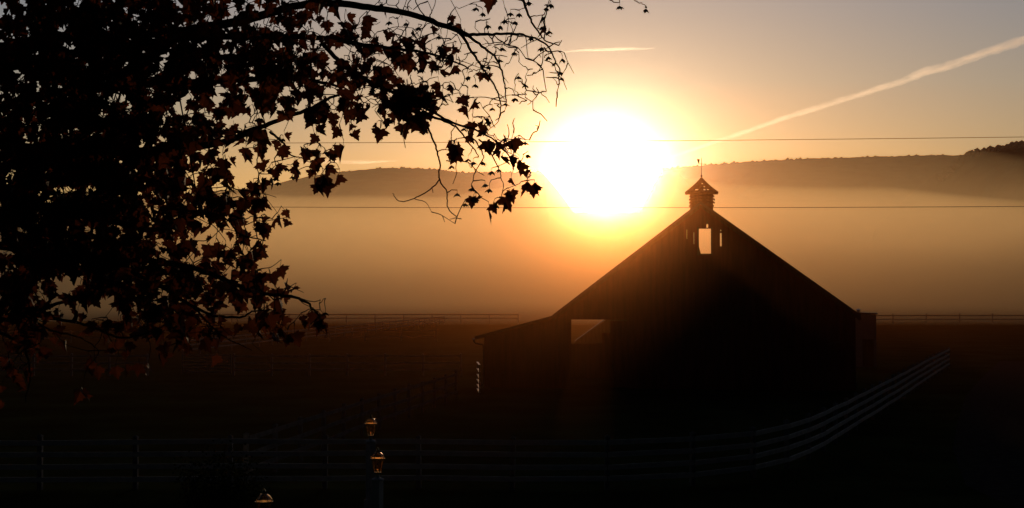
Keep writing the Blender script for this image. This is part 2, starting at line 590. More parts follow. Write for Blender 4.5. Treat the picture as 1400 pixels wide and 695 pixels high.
# cupola
CY = 5.0
cup = empty('cupola', (APEX.x, CY, 0)); cup.parent = barn
def cz(py): return bl(958, py, CY).z
cw = (bl(974.5, 275, CY).x - bl(944.0, 275, CY).x) / 2
cx0 = bl(959.2, 275, CY).x - APEX.x
zb, zt, ze, za = APEX.z - 1.0, cz(267), cz(264.5), cz(243)
b = MB()
b.box((cx0 - cw + .06, -cw + .06, zb), (cx0 + cw - .06, cw - .06, zt))
for sx in (-1, 1):
    for sy in (-1, 1):
        b.box((cx0 + sx * (cw - .05) - .06, sy * (cw - .05) - .06, zb), (cx0 + sx * (cw - .05) + .06, sy * (cw - .05) + .06, zt + .005))
b.build('cupola_wall', M['barn_wood'], cup)
b = MB()
rnd = random.Random(9)
z = APEX.z + 0.05
k = 0
while z < zt - 0.1:
    o = 0.05 + rnd.uniform(0, 0.07)
    for sx in (-1, 1):
        e = o + rnd.uniform(-.03, .05)
        b.hexa([(cx0 + sx * (cw + e), -cw, z), (cx0 + sx * (cw + e), cw, z), (cx0 + sx * (cw - .04), cw, z + .10), (cx0 + sx * (cw - .04), -cw, z + .10),
                (cx0 + sx * (cw + e), -cw, z + .025), (cx0 + sx * (cw + e), cw, z + .025), (cx0 + sx * (cw - .04), cw, z + .125), (cx0 + sx * (cw - .04), -cw, z + .125)])
    for sy in (-1, 1):
        e = o
        b.hexa([(cx0 - cw - .02, sy * (cw + e), z), (cx0 + cw + .02, sy * (cw + e), z), (cx0 + cw - .04, sy * (cw - .04), z + .10), (cx0 - cw + .04, sy * (cw - .04), z + .10),
                (cx0 - cw - .02, sy * (cw + e), z + .025), (cx0 + cw + .02, sy * (cw + e), z + .025), (cx0 + cw - .04, sy * (cw - .04), z + .125), (cx0 - cw + .04, sy * (cw - .04), z + .125)])
    z += 0.19
    k += 1
b.build('louver', M['barn_wood'], cup)
# hipped cupola roof of board courses with a few gaps, slightly flared at the eave
b = MB()
ew = (bl(981.5, 265, CY).x - bl(937.5, 265, CY).x) / 2
def prof(t):            # t 0 apex .. 1 eave -> half width, height
    w = ew * (0.93 * t + 0.07 * t ** 4)
    return w, za + (ze - za) * (t ** 0.92)
NC = 9
def gap(face, i, u0):
    return False
for i in range(NC):
    t0, t1 = i / NC, (i + 1) / NC
    (w0, z0), (w1, z1) = prof(t0), prof(t1 + 0.012)
    for face in range(4):
        if face % 2 == 0:       # faces towards and away from the camera: split along x
            sy = -1 if face == 0 else 1
            segs = [(-1.0, 1.0)]
            if face == 0:
                gp = {3: [(0.0, 0.24)], 5: [(0.22, 0.36)], 7: [(-0.5, -0.24), (0.14, 0.30), (0.42, 0.55)]}.get(i, [])
            else:
                gp = {2: [(-.4, .7)], 3: [(-.3, .6)], 4: [(-.2, .65)], 5: [(-0.1, 0.6)], 6: [(-.75, .78)], 7: [(-.8, .8)]}.get(i, [])
            segs = []; u = -1.0
            for g0_, g1_ in gp:
                segs.append((u, g0_)); u = g1_
            segs.append((u, 1.0))
            for ua, ub in segs:
                pa = (cx0 + w0 * ua, sy * w0, z0); pb = (cx0 + w0 * ub, sy * w0, z0)
                pc = (cx0 + w1 * ub, sy * w1, z1); pd = (cx0 + w1 * ua, sy * w1, z1)
                dz = Vector((0, sy * 0.02, 0.03))
                lo = [Vector(pa), Vector(pb), Vector(pc), Vector(pd)]
                b.hexa([*lo, *[p + dz for p in lo]])
        else:
            sx = -1 if face == 1 else 1
            lo = [Vector((cx0 + sx * w0, -w0, z0)), Vector((cx0 + sx * w0, w0, z0)), Vector((cx0 + sx * w1, w1, z1)), Vector((cx0 + sx * w1, -w1, z1))]
            dz = Vector((sx * 0.02, 0, 0.03))
            b.hexa([*lo, *[p + dz for p in lo]])
b.build('cupola_roof', M['barn_wood'], cup)
b = MB()
zv = cz(216)
b.tube([(cx0, 0, za - .15), (cx0, 0, zv)], [0.028, 0.014], 6)
b.lathe([(0.005, za + .0), (.06, za + .05), (.07, za + .1), (.05, za + .16), (.005, za + .2)], 10, cx0, 0)
b.lathe([(0.005, cz(226.5)), (.035, cz(225.5)), (.035, cz(224.8)), (.005, cz(224))], 8, cx0, 0)
va = R(62)              # the arrow points nearly away from the camera
vx, vy = math.cos(va), math.sin(va)
zz = cz(224)
b.bar((cx0 - .46 * vx, -.46 * vy, zz), (cx0 + .5 * vx, .5 * vy, zz), 0.014, 0.018)
def vane_plate(outline):
    lo = [Vector((cx0 + u * vx, u * vy, zz + w)) for u, w in outline]
    nrm = Vector((-vy, vx, 0)) * 0.012
    nb = len(b.v); n = len(lo)
    b.v += [tuple(p - nrm) for p in lo] + [tuple(p + nrm) for p in lo]
    b.f.append(tuple(nb + i for i in range(n))); b.f.append(tuple(nb + n + i for i in reversed(range(n))))
    for i in range(n):
        j = (i + 1) % n
        b.f.append((nb + i, nb + n + i, nb + n + j, nb + j))
vane_plate([(-.36, 0), (-.44, .06), (-.56, .20), (-.52, .25), (-.40, .22), (-.34, .27), (-.24, .24), (-.28, .10), (-.28, .0)])
vane_plate([(.45, -.05), (.62, 0), (.45, .05)])
b.build('weather_vane', M['iron'], cup)

# low shed beyond the barn, glimpsed through the doorway
def back_shed():
    d = 116.0
    p = at(850, 500, d)
    t = empty('shed', (p.x, p.y, 0), -math.atan2(p.x, p.y))
    tag(t, 'low boarded shed with a sloping roof, glimpsed through the barn doorway', 'shed')
    k = d / F * 1.005
    def z(py): return HC - (py - HORIZ) / F * d
    xl, xa, xr = (786 - 850) * k, (873 - 850) * k, (950 - 850) * k
    zl, za_, zr = z(468), z(404.5), z(462)
    b = MB(); rnd = random.Random(5)
    y = 0.0
    zz = 0.0
    while zz < za_ - .02:            # clapboards, each one clipped by the roof line
        z2 = min(zz + .19, za_ - .02)
        def span(h):
            a_ = xl if h < zl else xl + (xa - xl) * (h - zl) / (za_ - zl)
            c_ = xr if h < zr else xr + (xa - xr) * (h - zr) / (za_ - zr)
            return a_ + .05, c_ - .05
        (a0, c0), (a1, c1) = span(zz), span(z2)
        if c1 > a1:
            b.hexa([(a0, -.03, zz), (c0, -.03, zz), (c0, .02, zz), (a0, .02, zz), (a1, -.008, z2), (c1, -.008, z2), (c1, .02, z2), (a1, .02, z2)])
        zz = z2
    b.build('front_wall', M['barn_wood'], t)
    b = MB()
    b.box((xl + .06, .03, 0), (xl + .10, 6, zl - .05)); b.build('side_wall', M['barn_wood'], t)
    b = MB()
    b.box((xr - .10, .03, 0), (xr - .06, 6, zr - .05)); b.build('side_wall', M['barn_wood'], t)
    b = MB()
    b.prism([(xa, za_ + .1), (xl - .1, zl - .02), (xl - .1, zl - .1), (xa, za_ + .01)], -.2, 6.2)
    b.prism([(xa, za_ + .1), (xa, za_ + .01), (xr + .1, zr - .1), (xr + .1, zr - .02)], -.2, 6.2)
    b.build('roof', M['roof'], t)
back_shed()

# pale outbuilding whose corner shows behind the barn's right eave
def outbuilding():
    p = at(1183, 450, 104.0)
    t = empty('outbuilding', (p.x, p.y, 0), -math.atan2(p.x, p.y))
    tag(t, 'small pale flat-roofed outbuilding just behind the right end of the barn', 'shed')
    k = 104.0 / F * 1.01
    w0, w1 = -26 * k, 14.5 * k
    z = at(1183, 430.0, 104.0).z
    b = MB(); b.box((w0, 0, 0), (w1, 2.6, z))
    b.build('wall', M['shed'], t)
    b = MB(); b.prism([(w0 - .1, z + .003), (w1 + .1, z + .003), (w1 + .1, z + .09), (w0 - .1, z + .16)], -0.12, 2.75); rf = b.build('roof', M['roof'], t)
    b = MB(); b.tube([(-9 * k, 1.0, z + .05), (-9 * k, 1.0, z + .3)], .14, 8); b.lathe([(.2, z + .3), (.2, z + .33), (.02, z + .4)], 8, -9 * k, 1.0); b.build('vent_pipe', M['galv'], rf)
    b = MB(); b.box((w1 - 1.0, -.03, 0.02), (w1 - .2, -.004, 2.05)); b.build('door', M['barn_wood'], t)
outbuilding()

# ------------------------------------------------------------------ fences
def resample(path, step):
    pts = [Vector((*p, 0)) for p in path]
    out_ = [pts[0].copy()]; acc = 0.0
    for a, c in zip(pts, pts[1:]):
        L = (c - a).length; d = (c - a) / L; s = step - acc
        while s <= L:
            out_.append(a + d * s); s += step
        acc = L - (s - step)
    return out_

def fence(name, label, cat, path, step, levels, post_h, post_w, rail_h, m, group=None, seed=1, cap=True, exact=False, pm=None):
    rnd = random.Random(seed)
    pts = [Vector((*p, 0)) for p in path] if exact else resample(path, step)
    o = pts[len(pts) // 2]
    t = empty(name, (o.x, o.y, 0))
    tag(t, label, cat, group)
    first = None
    for i, p in enumerate(pts):
        d = (pts[min(i+1, len(pts)-1)] - pts[max(i-1, 0)]).normalized()
        if first is None:
            b = MB()
            h = post_w / 2
            b.box((-h, -h, -0.05), (h, h, post_h))
            if cap:
                n = len(b.v)
                b.v += [(-h*1.25, -h*1.25, post_h), (h*1.25, -h*1.25, post_h), (h*1.25, h*1.25, post_h), (-h*1.25, h*1.25, post_h), (0, 0, post_h + h * .9)]
                b.f += [(n, n+3, n+2, n+1), (n, n+1, n+4), (n+1, n+2, n+4), (n+2, n+3, n+4), (n+3, n, n+4)]
            q = first = b.build('post', pm or m, t)
        else:
            q = first.copy(); C.objects.link(q); q.parent = t
        q.location = p - o
        q.rotation_euler = (rnd.uniform(-.015, .015), rnd.uniform(-.015, .015), math.atan2(d.y, d.x) - .09 + rnd.uniform(-.012, .012))
        q.scale = (1, 1, rnd.uniform(.985, 1.02))
    for z in levels:
        b = MB()
        js = [rnd.uniform(-.018, .018) for _ in pts]
        for i in range(len(pts) - 1):
            d = (pts[i+1] - pts[i]).normalized()
            nrm = Vector((d.y, -d.x, 0)) * (post_w / 2 + 0.018)
            b.bar(pts[i] - o + nrm + Vector((0, 0, z + js[i])), pts[i+1] - o + nrm + Vector((0, 0, z + js[i+1] + rnd.uniform(-.006, .006))), 0.03, rail_h)
        b.build('rail', m, t)
    return t

def gx(px, d): return at(px, 400, d).x
X57 = gx(57, 39.4)
MAIN = [(X57 - 3 * 2.64, 39.3), (X57, 39.4), (gx(310, 39.6), 39.6), (gx(568, 39.7), 39.7), (gx(707, 39.4), 39.4), (gx(843, 39.4), 39.4), (gx(967, 40.4), 40.4), (gx(1040, 42.2), 42.2),
        (gx(1078, 44.3), 44.3), (gx(1112, 47.2), 47.2), (gx(1150, 52.8), 52.8), (gx(1180, 58.5), 58.5), (gx(1205, 64.3), 64.3), (gx(1237, 74.0), 74.0), (gx(1268, 87.5), 87.5), (gx(1296, 103), 103.0)]
fence('board_fence', 'white four-rail board fence crossing the foreground and curving up past the barn', 'fence', MAIN, 2.64, (0.30, 0.64, 0.98, 1.32), 1.46, 0.13, 0.14, M['white'], seed=2, pm=M['dim_post'])
fence('board_fence', 'dimmed whitish board fence running at an angle from the foreground fence towards the barn corner', 'fence',
      [(gx(338, 40.6), 40.6), (gx(500, 54.5), 54.5), (gx(630, 74.0), 74.0)], 2.7, (0.40, 0.85, 1.30), 1.42, 0.12, 0.14, M['dim_white'], seed=3)
GY = 93.0
fence('pasture_fence', 'grey pasture fence from the left edge up to the wooden field gate', 'fence', [(gx(-160, GY), GY), (gx(246, GY), GY)], 2.5, (0.4, 0.85, 1.3), 1.42, 0.13, 0.13, M['greywood'], seed=4)
fence('pasture_fence', 'grey pasture fence between the wooden field gate and the barn', 'fence', [(gx(320, GY), GY), (gx(668, GY), GY)], 2.5, (0.4, 0.85, 1.3), 1.42, 0.13, 0.13, M['greywood'], seed=5)
fence('rail_fence', 'thin two-rail fence in the far field to the left of the barn', 'fence', [(gx(200, 246), 246.0), (gx(726, 246), 246.0)], 5.0, (1.0, 1.62), 1.78, 0.16, 0.16, M['greywood'], seed=6, cap=False)
fence('rail_fence', 'thin two-rail fence in the far field at the right edge', 'fence', [(gx(1130, 246), 246.0), (gx(1480, 246), 246.0)], 5.8, (0.8, 1.45), 1.85, 0.17, 0.16, M['greywood'], seed=7, cap=False)
fence('rail_fence', 'thin rail fence slanting away across the left pasture to the far field', 'fence', [(gx(250, 122), 122.0), (gx(608, 243), 243.0)], 4.2, (0.5, 0.9, 1.3), 1.42, 0.13, 0.14, M['greywood'], seed=8, cap=False)
fence('rail_fence', 'low rail fence across the middle of the left pasture', 'fence', [(gx(-60, 152), 152.0), (gx(640, 160), 160.0)], 4.0, (0.5, 1.2), 1.36, 0.13, 0.12, M['greywood'], seed=9, cap=False)

def field_gate():
    x0, x1 = gx(249, GY), gx(317, GY)
    t = empty('field_gate', ((x0 + x1) / 2, GY, 0))
    tag(t, 'closed grey field gate of close horizontal bars in the left pasture fence', 'gate')
    w = (x1 - x0) / 2
    for k in range(6):
        b = MB(); z = 0.2 + k * 0.22
        b.box((-w, -.02, z), (w, .02, z + .09)); b.build('bar', M['greywood'], t)
    for s_ in (-1, 0, 1):
        b = MB(); b.box((s_ * (w - .06) - .05, -.05, .12), (s_ * (w - .06) + .05, -.022, 1.45)); b.build('stile', M['greywood'], t)
    b = MB(); b.bar((-w + .1, .035, .25), (w - .1, .035, 1.3), .025, .09); b.build('brace', M['greywood'], t)
field_gate()

def tube_gate():
    p = at(654, 500, 77.0)
    t = empty('metal_gate', (p.x, p.y, 0), R(3.5))
    tag(t, 'metal bar gate seen end-on at the left corner of the barn, catching the light', 'gate')
    for yy in (497, 506, 514, 521, 528, 534):
        z = max(.06, at(654, yy, 77.0).z)
        b = MB(); b.box((-.05, -1.6, z - .012), (.05, 1.6, z + .012)); b.build('bar', M['galv'], t)
    for y in (-1.63, 1.63):
        b = MB(); b.box((-.03, y - .03, .0), (.03, y + .03, 1.62)); b.build('upright', M['iron'], t)
tube_gate()

# ------------------------------------------------------------------ power lines
def wire(label, pl, pr, depth, seed):
    a = at(*pl, depth); c = at(*pr, depth)
    d = (c - a)
    b = MB(); pts = []
    for k in range(-20, 61):
        f = k / 40.0
        p = a + d * f
        p.z += 0.35 * ((f - .5) ** 2 - .25) * 1.0
        pts.append(p)
    b.tube(pts, 0.023, 5)
    tag(b.build('power_line', M['wire']), label, 'power line', 'power lines across the sky')
wire('upper thin black power line crossing the sky above the barn', (300, 196), (1400, 187.5), 118.0, 1)
wire('lower thin black power line passing level with the cupola', (300, 283), (1400, 282.5), 116.0, 2)

# ------------------------------------------------------------------ lantern posts
def glass_mat(name, tint, rough):
    m = bpy.data.materials.new(name); m.use_nodes = True
    nt = m.node_tree; b = nt.nodes['Principled BSDF']
    b.inputs['Base Color'].default_value = (*tint, 1)
    b.inputs['Roughness'].default_value = rough
    b.inputs['Transmission Weight'].default_value = 1.0
    b.inputs['IOR'].default_value = 1.3
    return m
M['glass'] = glass_mat('lantern_glass', (0.80, 0.58, 0.36), 0.10)
M['crown_glass'] = glass_mat('bevelled_crown_glass', (0.80, 0.58, 0.34), 0.09)

def lantern_post(px, py_mid, d, label):
    p = at(px, py_mid, d)
    zc = p.z                        # middle of the lantern glass
    t = empty('lamp_post', (p.x, p.y, 0), R(11 * d))
    tag(t, label, 'lamp post', 'lantern posts in the foreground')
    s = 0.96
    zb = zc - 0.17 * s
    b = MB()
    b.box((-.09, -.09, -.05), (.09, .09, zb - .17)); b.box((-.12, -.12, 0), (.12, .12, .22))
    b.lathe([(.14, zb - .17), (.14, zb - .14), (.05, zb - .10), (.035, zb - .03), (.07, zb)], 12)
    b.build('post', M['white'], t)
    lan = empty('lantern', (0, 0, zb)); lan.parent = t
    n = 6
    b = MB()                                        # frame: six leaning ribs, base ring, collar ring
    for k in range(n):
        a = 2 * math.pi * (k + .5) / n
        q0 = Vector((math.cos(a) * .075, math.sin(a) * .075, .0)) * s; q1 = Vector((math.cos(a) * .135, math.sin(a) * .135, .30)) * s
        b.bar(q0, q1, .014, .014)
    b.lathe([(.03 * s, -.03), (.085 * s, -.02), (.09 * s, .012), (.03 * s, .016)], n)
    b.lathe([(.120 * s, .295 * s), (.165 * s, .298 * s), (.165 * s, .322 * s), (.120 * s, .325 * s)], 24)
    b.build('frame', M['brass'], lan)
    b = MB()                                        # six panes, each a thin wedge
    for k in range(n):
        a0 = 2 * math.pi * (k + .54) / n; a1 = 2 * math.pi * (k + 1.46) / n
        def c_(r, a, z): return Vector((math.cos(a) * r, math.sin(a) * r, z)) * s
        o_ = [c_(.071, a0, .022), c_(.071, a1, .022), c_(.129, a1, .29), c_(.129, a0, .29)]
        i_ = [c_(.066, a0, .022), c_(.066, a1, .022), c_(.124, a1, .29), c_(.124, a0, .29)]
        b.hexa([*i_, *o_])
    b.build('pane', M['glass'], lan)
    b = MB()                                        # bell-shaped glass crown, its ribs and the finial
    cp = [(.15, .327), (.138, .36), (.105, .405), (.065, .44), (.045, .455)]
    ring = []
    for r_, z_ in cp: ring.append((r_ * s, z_ * s))
    b.lathe(ring + [(r_ - .008, z_ - .004) for r_, z_ in reversed(ring)], n)
    b.build('crown', M['crown_glass'], lan)
    b = MB()
    for k in range(n):
        a = 2 * math.pi * (k + .5) / n
        for (r0_, z0_), (r1_, z1_) in zip(ring, ring[1:]):
            b.bar((math.cos(a) * (r0_ + .004), math.sin(a) * (r0_ + .004), z0_), (math.cos(a) * (r1_ + .004), math.sin(a) * (r1_ + .004), z1_), .010, .010)
    b.build('crown_rib', M['brass'], lan)
    b = MB()
    b.lathe([(.02, .455 * s), (.022, .49 * s), (.034, .51 * s), (.02, .535 * s), (.004, .57 * s)], 10)
    b.build('finial', M['brass'], lan)
    b = MB(); b.lathe([(.012, .02), (.016, .10), (.022, .14), (.018, .18), (.003, .22)], 8); b.build('bulb', M['glass'], lan, True)
lantern_post(507, 587, 36.0, 'brass lantern on a white post, the highest and farthest of the three lamps')
lantern_post(516.5, 636, 30.5, 'brass lantern on a white post just below and right of the highest lamp')
lantern_post(361, 697, 25.0, 'brass lantern at the bottom edge of the photo beside the dark shrub')

# ------------------------------------------------------------------ shrub in the foreground
def leafy_mat(name, col, tr, k=0.5):
    m = bpy.data.materials.new(name); m.use_nodes = True
    nt = m.node_tree; b = nt.nodes['Principled BSDF']
    o = nt.nodes['Material Output']
    tc = nt.nodes.new('ShaderNodeTexCoord'); nz = nt.nodes.new('ShaderNodeTexNoise'); nz.inputs['Scale'].default_value = 3.5
    rp = nt.nodes.new('ShaderNodeValToRGB')
    rp.color_ramp.elements[0].position = .35; rp.color_ramp.elements[1].position = .68
    rp.color_ramp.elements[0].color = (*[c * .45 for c in col], 1); rp.color_ramp.elements[1].color = (*[c * 1.4 for c in col], 1)
    nt.links.new(tc.outputs['Object'], nz.inputs['Vector']); nt.links.new(nz.outputs['Fac'], rp.inputs[0])
    nt.links.new(rp.outputs[0], b.inputs['Base Color'])
    b.inputs['Roughness'].default_value = .65
    b.inputs['Specular IOR Level'].default_value = .25
    t = nt.nodes.new('ShaderNodeBsdfTranslucent')
    r2 = nt.nodes.new('ShaderNodeValToRGB')
    r2.color_ramp.elements[0].position = .35; r2.color_ramp.elements[1].position = .68
    r2.color_ramp.elements[0].color = (*[c * .4 for c in tr], 1); r2.color_ramp.elements[1].color = (*[min(1, c * 1.5) for c in tr], 1)
    nt.links.new(nz.outputs['Fac'], r2.inputs[0]); nt.links.new(r2.outputs[0], t.inputs['Color'])
    mx = nt.nodes.new('ShaderNodeMixShader'); mx.inputs[0].default_value = k
    nt.links.new(b.outputs[0], mx.inputs[1]); nt.links.new(t.outputs[0], mx.inputs[2]); nt.links.new(mx.outputs[0], o.inputs['Surface'])
    return m
M['leaf'] = leafy_mat('maple_leaf', (0.06, 0.018, 0.009), (0.14, 0.034, 0.010), 0.45)
M['shrub'] = leafy_mat('shrub_leaf', (0.03, 0.04, 0.018), (0.012, 0.016, 0.006), 0.3)
M['shrub'].node_tree.nodes['Principled BSDF'].inputs['Specular IOR Level'].default_value = 0.0
M['bark'] = mat('bark', (0.06, 0.045, 0.035), 1.0, .4, 8, (1, 1, .3), bump=.6, spec=0.0)

def shrub():
    rnd = random.Random(21)
    d = 26.5
    p = at(300, 640, d)
    t = empty('shrub', (p.x, p.y, 0))
    tag(t, 'dark rounded shrub in the foreground at the lower left beside a lantern', 'shrub')
    st = MB(); fo = MB()
    H, W = 2.75, 1.0
    tips = []
    for k in range(26):
        a = rnd.uniform(0, 6.28); lean = rnd.uniform(.05, 1.0)
        h = H * rnd.uniform(.65, 1.0) * (1 - .25 * lean)
        q = [Vector((0.12 * math.cos(a), .12 * math.sin(a), 0))]
        for f in (.33, .66, 1):
            q.append(Vector((W * lean * f ** .8 * math.cos(a), W * lean * f ** .8 * math.sin(a), h * f)) + Vector((rnd.uniform(-.06, .06), rnd.uniform(-.06, .06), 0)))
        st.tube(q, [.022, .016, .010, .004], 5)
        tips += [(q[i].lerp(q[i+1], u)) for i in (0, 1, 2) for u in (.3, .6, .9)]
    for q in tips:
        for m in range(36):
            c = q + Vector((rnd.gauss(0, .16), rnd.gauss(0, .16), rnd.gauss(0, .17)))
            if c.z < .1: continue
            u = Vector((rnd.gauss(0, 1), rnd.gauss(0, 1), rnd.gauss(0, .7))).normalized()
            v = u.cross(Vector((rnd.gauss(0, 1), rnd.gauss(0, 1), rnd.gauss(0, 1)))).normalized()
            L = rnd.uniform(.05, .09)
            fo.poly([c, c + u * L * .5 + v * L * .3, c + u * L, c + u * L * .5 - v * L * .3])
    st.build('stem', M['bark'], t)
    fo.build('foliage', M['shrub'], t)
shrub()

# ------------------------------------------------------------------ the maple at the left
import numpy as np
def maple():
    rnd = random.Random(77)
    TX, TY = -6.6, 8.6
    tree = empty('maple_tree', (TX, TY, 0))
    tag(tree, 'large red-leaved maple at the left, its branches hanging across the sky', 'tree')
    OFF = Vector((TX, TY, 0))
    # trunk
    tb = MB()
    tpts = []; trad = []
    for k in range(15):
        z = 14.0 * k / 14
        tpts.append((0.25 * math.sin(z * .35), 0.2 * math.sin(z * .5 + 1), z - .1)); trad.append(.34 * (1 - z / 15.5) ** .8 + (.16 if k == 0 else 0))
    tb.tube(tpts, trad, 12)
    tb.build('trunk', M['bark'], tree, True)
    def trunk_at(z): return OFF + Vector((0.25 * math.sin(z * .35), 0.2 * math.sin(z * .5 + 1), z))

    nodes = []; nrad = []
    br = MB()
    def smooth_path(pts, n=6):
        o_ = []
        for i in range(len(pts) - 1):
            p0 = pts[max(0, i-1)]; p1 = pts[i]; p2 = pts[i+1]; p3 = pts[min(len(pts)-1, i+2)]
            for k in range(n):
                t = k / n
                o_.append(0.5 * ((2*p1) + (p2 - p0)*t + (2*p0 - 5*p1 + 4*p2 - p3)*t*t + (3*p1 - p0 - 3*p2 + p3)*t*t*t))
        o_.append(pts[-1].copy())
        return o_
    def limb(px, d0, d1, r0, r1, from_trunk=None, mesh=None):
        n = len(px)
        pts = [at(x, y, d0 + (d1 - d0) * i / (n - 1)) for i, (x, y) in enumerate(px)]
        rs = [r0 + (r1 - r0) * (i / (n - 1)) ** .8 for i in range(n)]
        if from_trunk is not None:
            s_ = trunk_at(from_trunk); m = s_.lerp(pts[0], .5) + Vector((0, 0, .15))
            pts = [s_, m] + pts; rs = [r0 * 2.2, r0 * 1.5] + rs
        sp = smooth_path(pts)
        rr = [rs[min(i // 6, len(rs) - 1)] + (rs[min(i // 6 + 1, len(rs) - 1)] - rs[min(i // 6, len(rs) - 1)]) * ((i % 6) / 6) for i in range(len(sp))]
        sp = [p + Vector((rnd.gauss(0, .0025), rnd.gauss(0, .0025), rnd.gauss(0, .0022))) for p in sp]
        mb = mesh or MB()
        mb.tube([p - OFF for p in sp], rr, 7)
        if mesh is None:
            mb.build('branch', M['bark'], tree, True)
        for i, p in enumerate(sp):
            nodes.append(p); nrad.append(rr[i])
        return sp
    # main limbs, read off the photograph
    limb([(-60, 60), (90, 50), (230, 44), (300, 34), (355, 22), (405, 8), (450, 4), (505, 10), (560, 19), (605, 34), (640, 48)], 8.6, 7.6, .036, .013, 7.6)
    limb([(640, 48), (668, 47), (700, 46), (727, 51), (748, 62), (757, 78), (766, 100)], 7.6, 7.4, .010, .003)
    limb([(632, 44), (655, 60), (678, 80), (686, 100), (691, 120), (692, 140)], 7.6, 7.5, .009, .003)
    limb([(628, 44), (645, 70), (660, 94), (676, 118), (684, 140), (682, 165)], 7.6, 7.8, .009, .003)
    limb([(715, 0), (722, 20), (733, 40), (745, 55), (765, 62)], 7.5, 7.4, .008, .003)
    limb([(-60, 95), (120, 70), (260, 52), (350, 50), (440, 52), (500, 62), (545, 67), (595, 75), (640, 93)], 8.2, 7.7, .030, .004, 6.9)
    limb([(-60, 150), (60, 130), (150, 120), (250, 113), (330, 109), (400, 108), (440, 113), (470, 120)], 8.9, 8.2, .038, .006, 6.6)
    limb([(440, 60), (480, 98), (510, 114), (545, 131), (583, 150), (620, 168), (660, 182), (690, 206), (705, 228)], 8.0, 7.6, .014, .003)
    limb([(577, 153), (600, 163), (622, 173), (641, 195), (655, 215)], 7.8, 7.7, .009, .003)
    limb([(574, 152), (585, 175), (596, 200), (601, 223), (601, 246), (611, 263), (613, 285), (628, 299)], 7.8, 7.7, .007, .0025)
    limb([(602, 245), (585, 262), (562, 273), (545, 275), (537, 265)], 7.75, 7.6, .004, .002)
    limb([(640, 180), (655, 200), (660, 215), (648, 240), (645, 256)], 7.7, 7.7, .005, .002)
    limb([(655, 190), (672, 212), (682, 232), (688, 252)], 7.7, 7.7, .005, .002)
    limb([(-60, 190), (60, 205), (160, 208), (255, 202), (290, 197), (322, 189), (347, 177), (380, 165), (425, 148), (452, 134), (480, 125)], 8.4, 7.9, .034, .006, 6.4)
    limb([(368, 180), (388, 196), (396, 211), (414, 216)], 8.0, 8.0, .008, .003)
    limb([(355, 181), (352, 210), (352, 235), (360, 262)], 8.0, 8.0, .005, .002)
    limb([(-60, 262), (60, 285), (150, 302), (210, 314), (245, 304), (280, 292), (315, 295), (335, 300)], 8.0, 7.5, .026, .004, 6.0)
    limb([(230, 285), (275, 290), (310, 300), (328, 320), (362, 328)], 7.7, 7.5, .008, .003)
    limb([(-60, 330), (50, 345), (130, 352), (200, 356), (260, 366), (310, 384), (350, 400), (385, 404), (412, 410), (432, 426), (440, 440)], 7.9, 7.2, .026, .003, 5.7)
    limb([(375, 411), (395, 404), (420, 412), (438, 411)], 7.3, 7.3, .004, .002)
    limb([(180, 372), (230, 398), (266, 420), (292, 431), (328, 434), (345, 426), (372, 424)], 7.6, 7.3, .012, .003)
    limb([(265, 420), (285, 442), (308, 462), (345, 480)], 7.4, 7.3, .007, .002)
    limb([(-60, 395), (0, 415), (50, 423), (90, 412), (130, 400), (150, 388)], 7.8, 7.5, .020, .003, 5.3)
    limb([(-20, 412), (50, 432), (100, 440), (140, 452), (165, 462), (198, 456), (228, 444)], 7.8, 7.4, .012, .003)
    limb([(30, 430), (70, 452), (110, 462), (135, 480)], 7.7, 7.6, .007, .002)
    limb([(-60, 440), (-10, 452), (25, 468), (38, 490), (40, 520), (35, 550)], 7.8, 7.5, .012, .003, 5.1)
    # limbs above and left of the frame, so that the crown is a whole one
    for k in range(16):
        a = rnd.uniform(0, 6.28); z0 = rnd.uniform(6.5, 12.5)
        L = rnd.uniform(2.5, 4.6) * (1.1 - (z0 - 6) / 12)
        s_ = trunk_at(z0); e = s_ + Vector((L * math.cos(a), L * .6 * math.sin(a) + .2, rnd.uniform(.4, 1.6)))
        m = s_.lerp(e, .5) + Vector((0, 0, .3))
        sp = smooth_path([s_, m, e], 8)
        mb = MB(); rr = [.06 * (1 - i / len(sp)) + .008 for i in range(len(sp))]
        mb.tube([p - OFF for p in sp], rr, 7); mb.build('branch', M['bark'], tree, True)
        for i, p in enumerate(sp): nodes.append(p); nrad.append(rr[i])
    for k in range(10):     # rising limbs seen against the upper left of the sky
        x0 = rnd.uniform(-80, 150)
        limb([(x0, rnd.uniform(40, 330)), (x0 + 60, rnd.uniform(0, 300)), (x0 + 130, rnd.uniform(10, 320))], rnd.uniform(7.6, 9), rnd.uniform(7.4, 8.6), .010, .003)

    # --- leaf positions: cover per 50 px cell
    G = [
     [.86,.93,.94,.93,.86,.80,.66,.70,.42,.16,.13,.10,.05,.02,.0],
     [.95,.96,.96,.96,.96,.96,.92,.92,.74,.54,.34,.20,.0,.0,.0],
     [.86,.92,.95,.96,.85,.58,.66,.70,.66,.44,.36,.0,.0,.0,.0],
     [.91,.94,.97,.97,.95,.82,.28,.22,.12,.04,.0,.0,.0,.0,.0],
     [.97,.96,.97,.97,.97,.55,.06,.04,.04,.0,.0,.0,.0,.0,.0],
     [.97,.96,.97,.97,.86,.72,.36,.10,.0,.0,.0,.0,.0,.0,.0],
     [.95,.94,.97,.97,.74,.50,.40,.04,.0,.0,.0,.0,.0,.0,.0],
     [.95,.70,.88,.84,.90,.88,.62,.16,.0,.0,.0,.0,.0,.0,.0],
     [.90,.26,.34,.66,.84,.52,.26,.10,.0,.0,.0,.0,.0,.0,.0],
     [.46,.20,.12,.22,.22,.08,.0,.0,.0,.0,.0,.0,.0,.0,.0],
     [.10,.0,.0,.0,.0,.0,.0,.0,.0,.0,.0,.0,.0,.0,.0]]
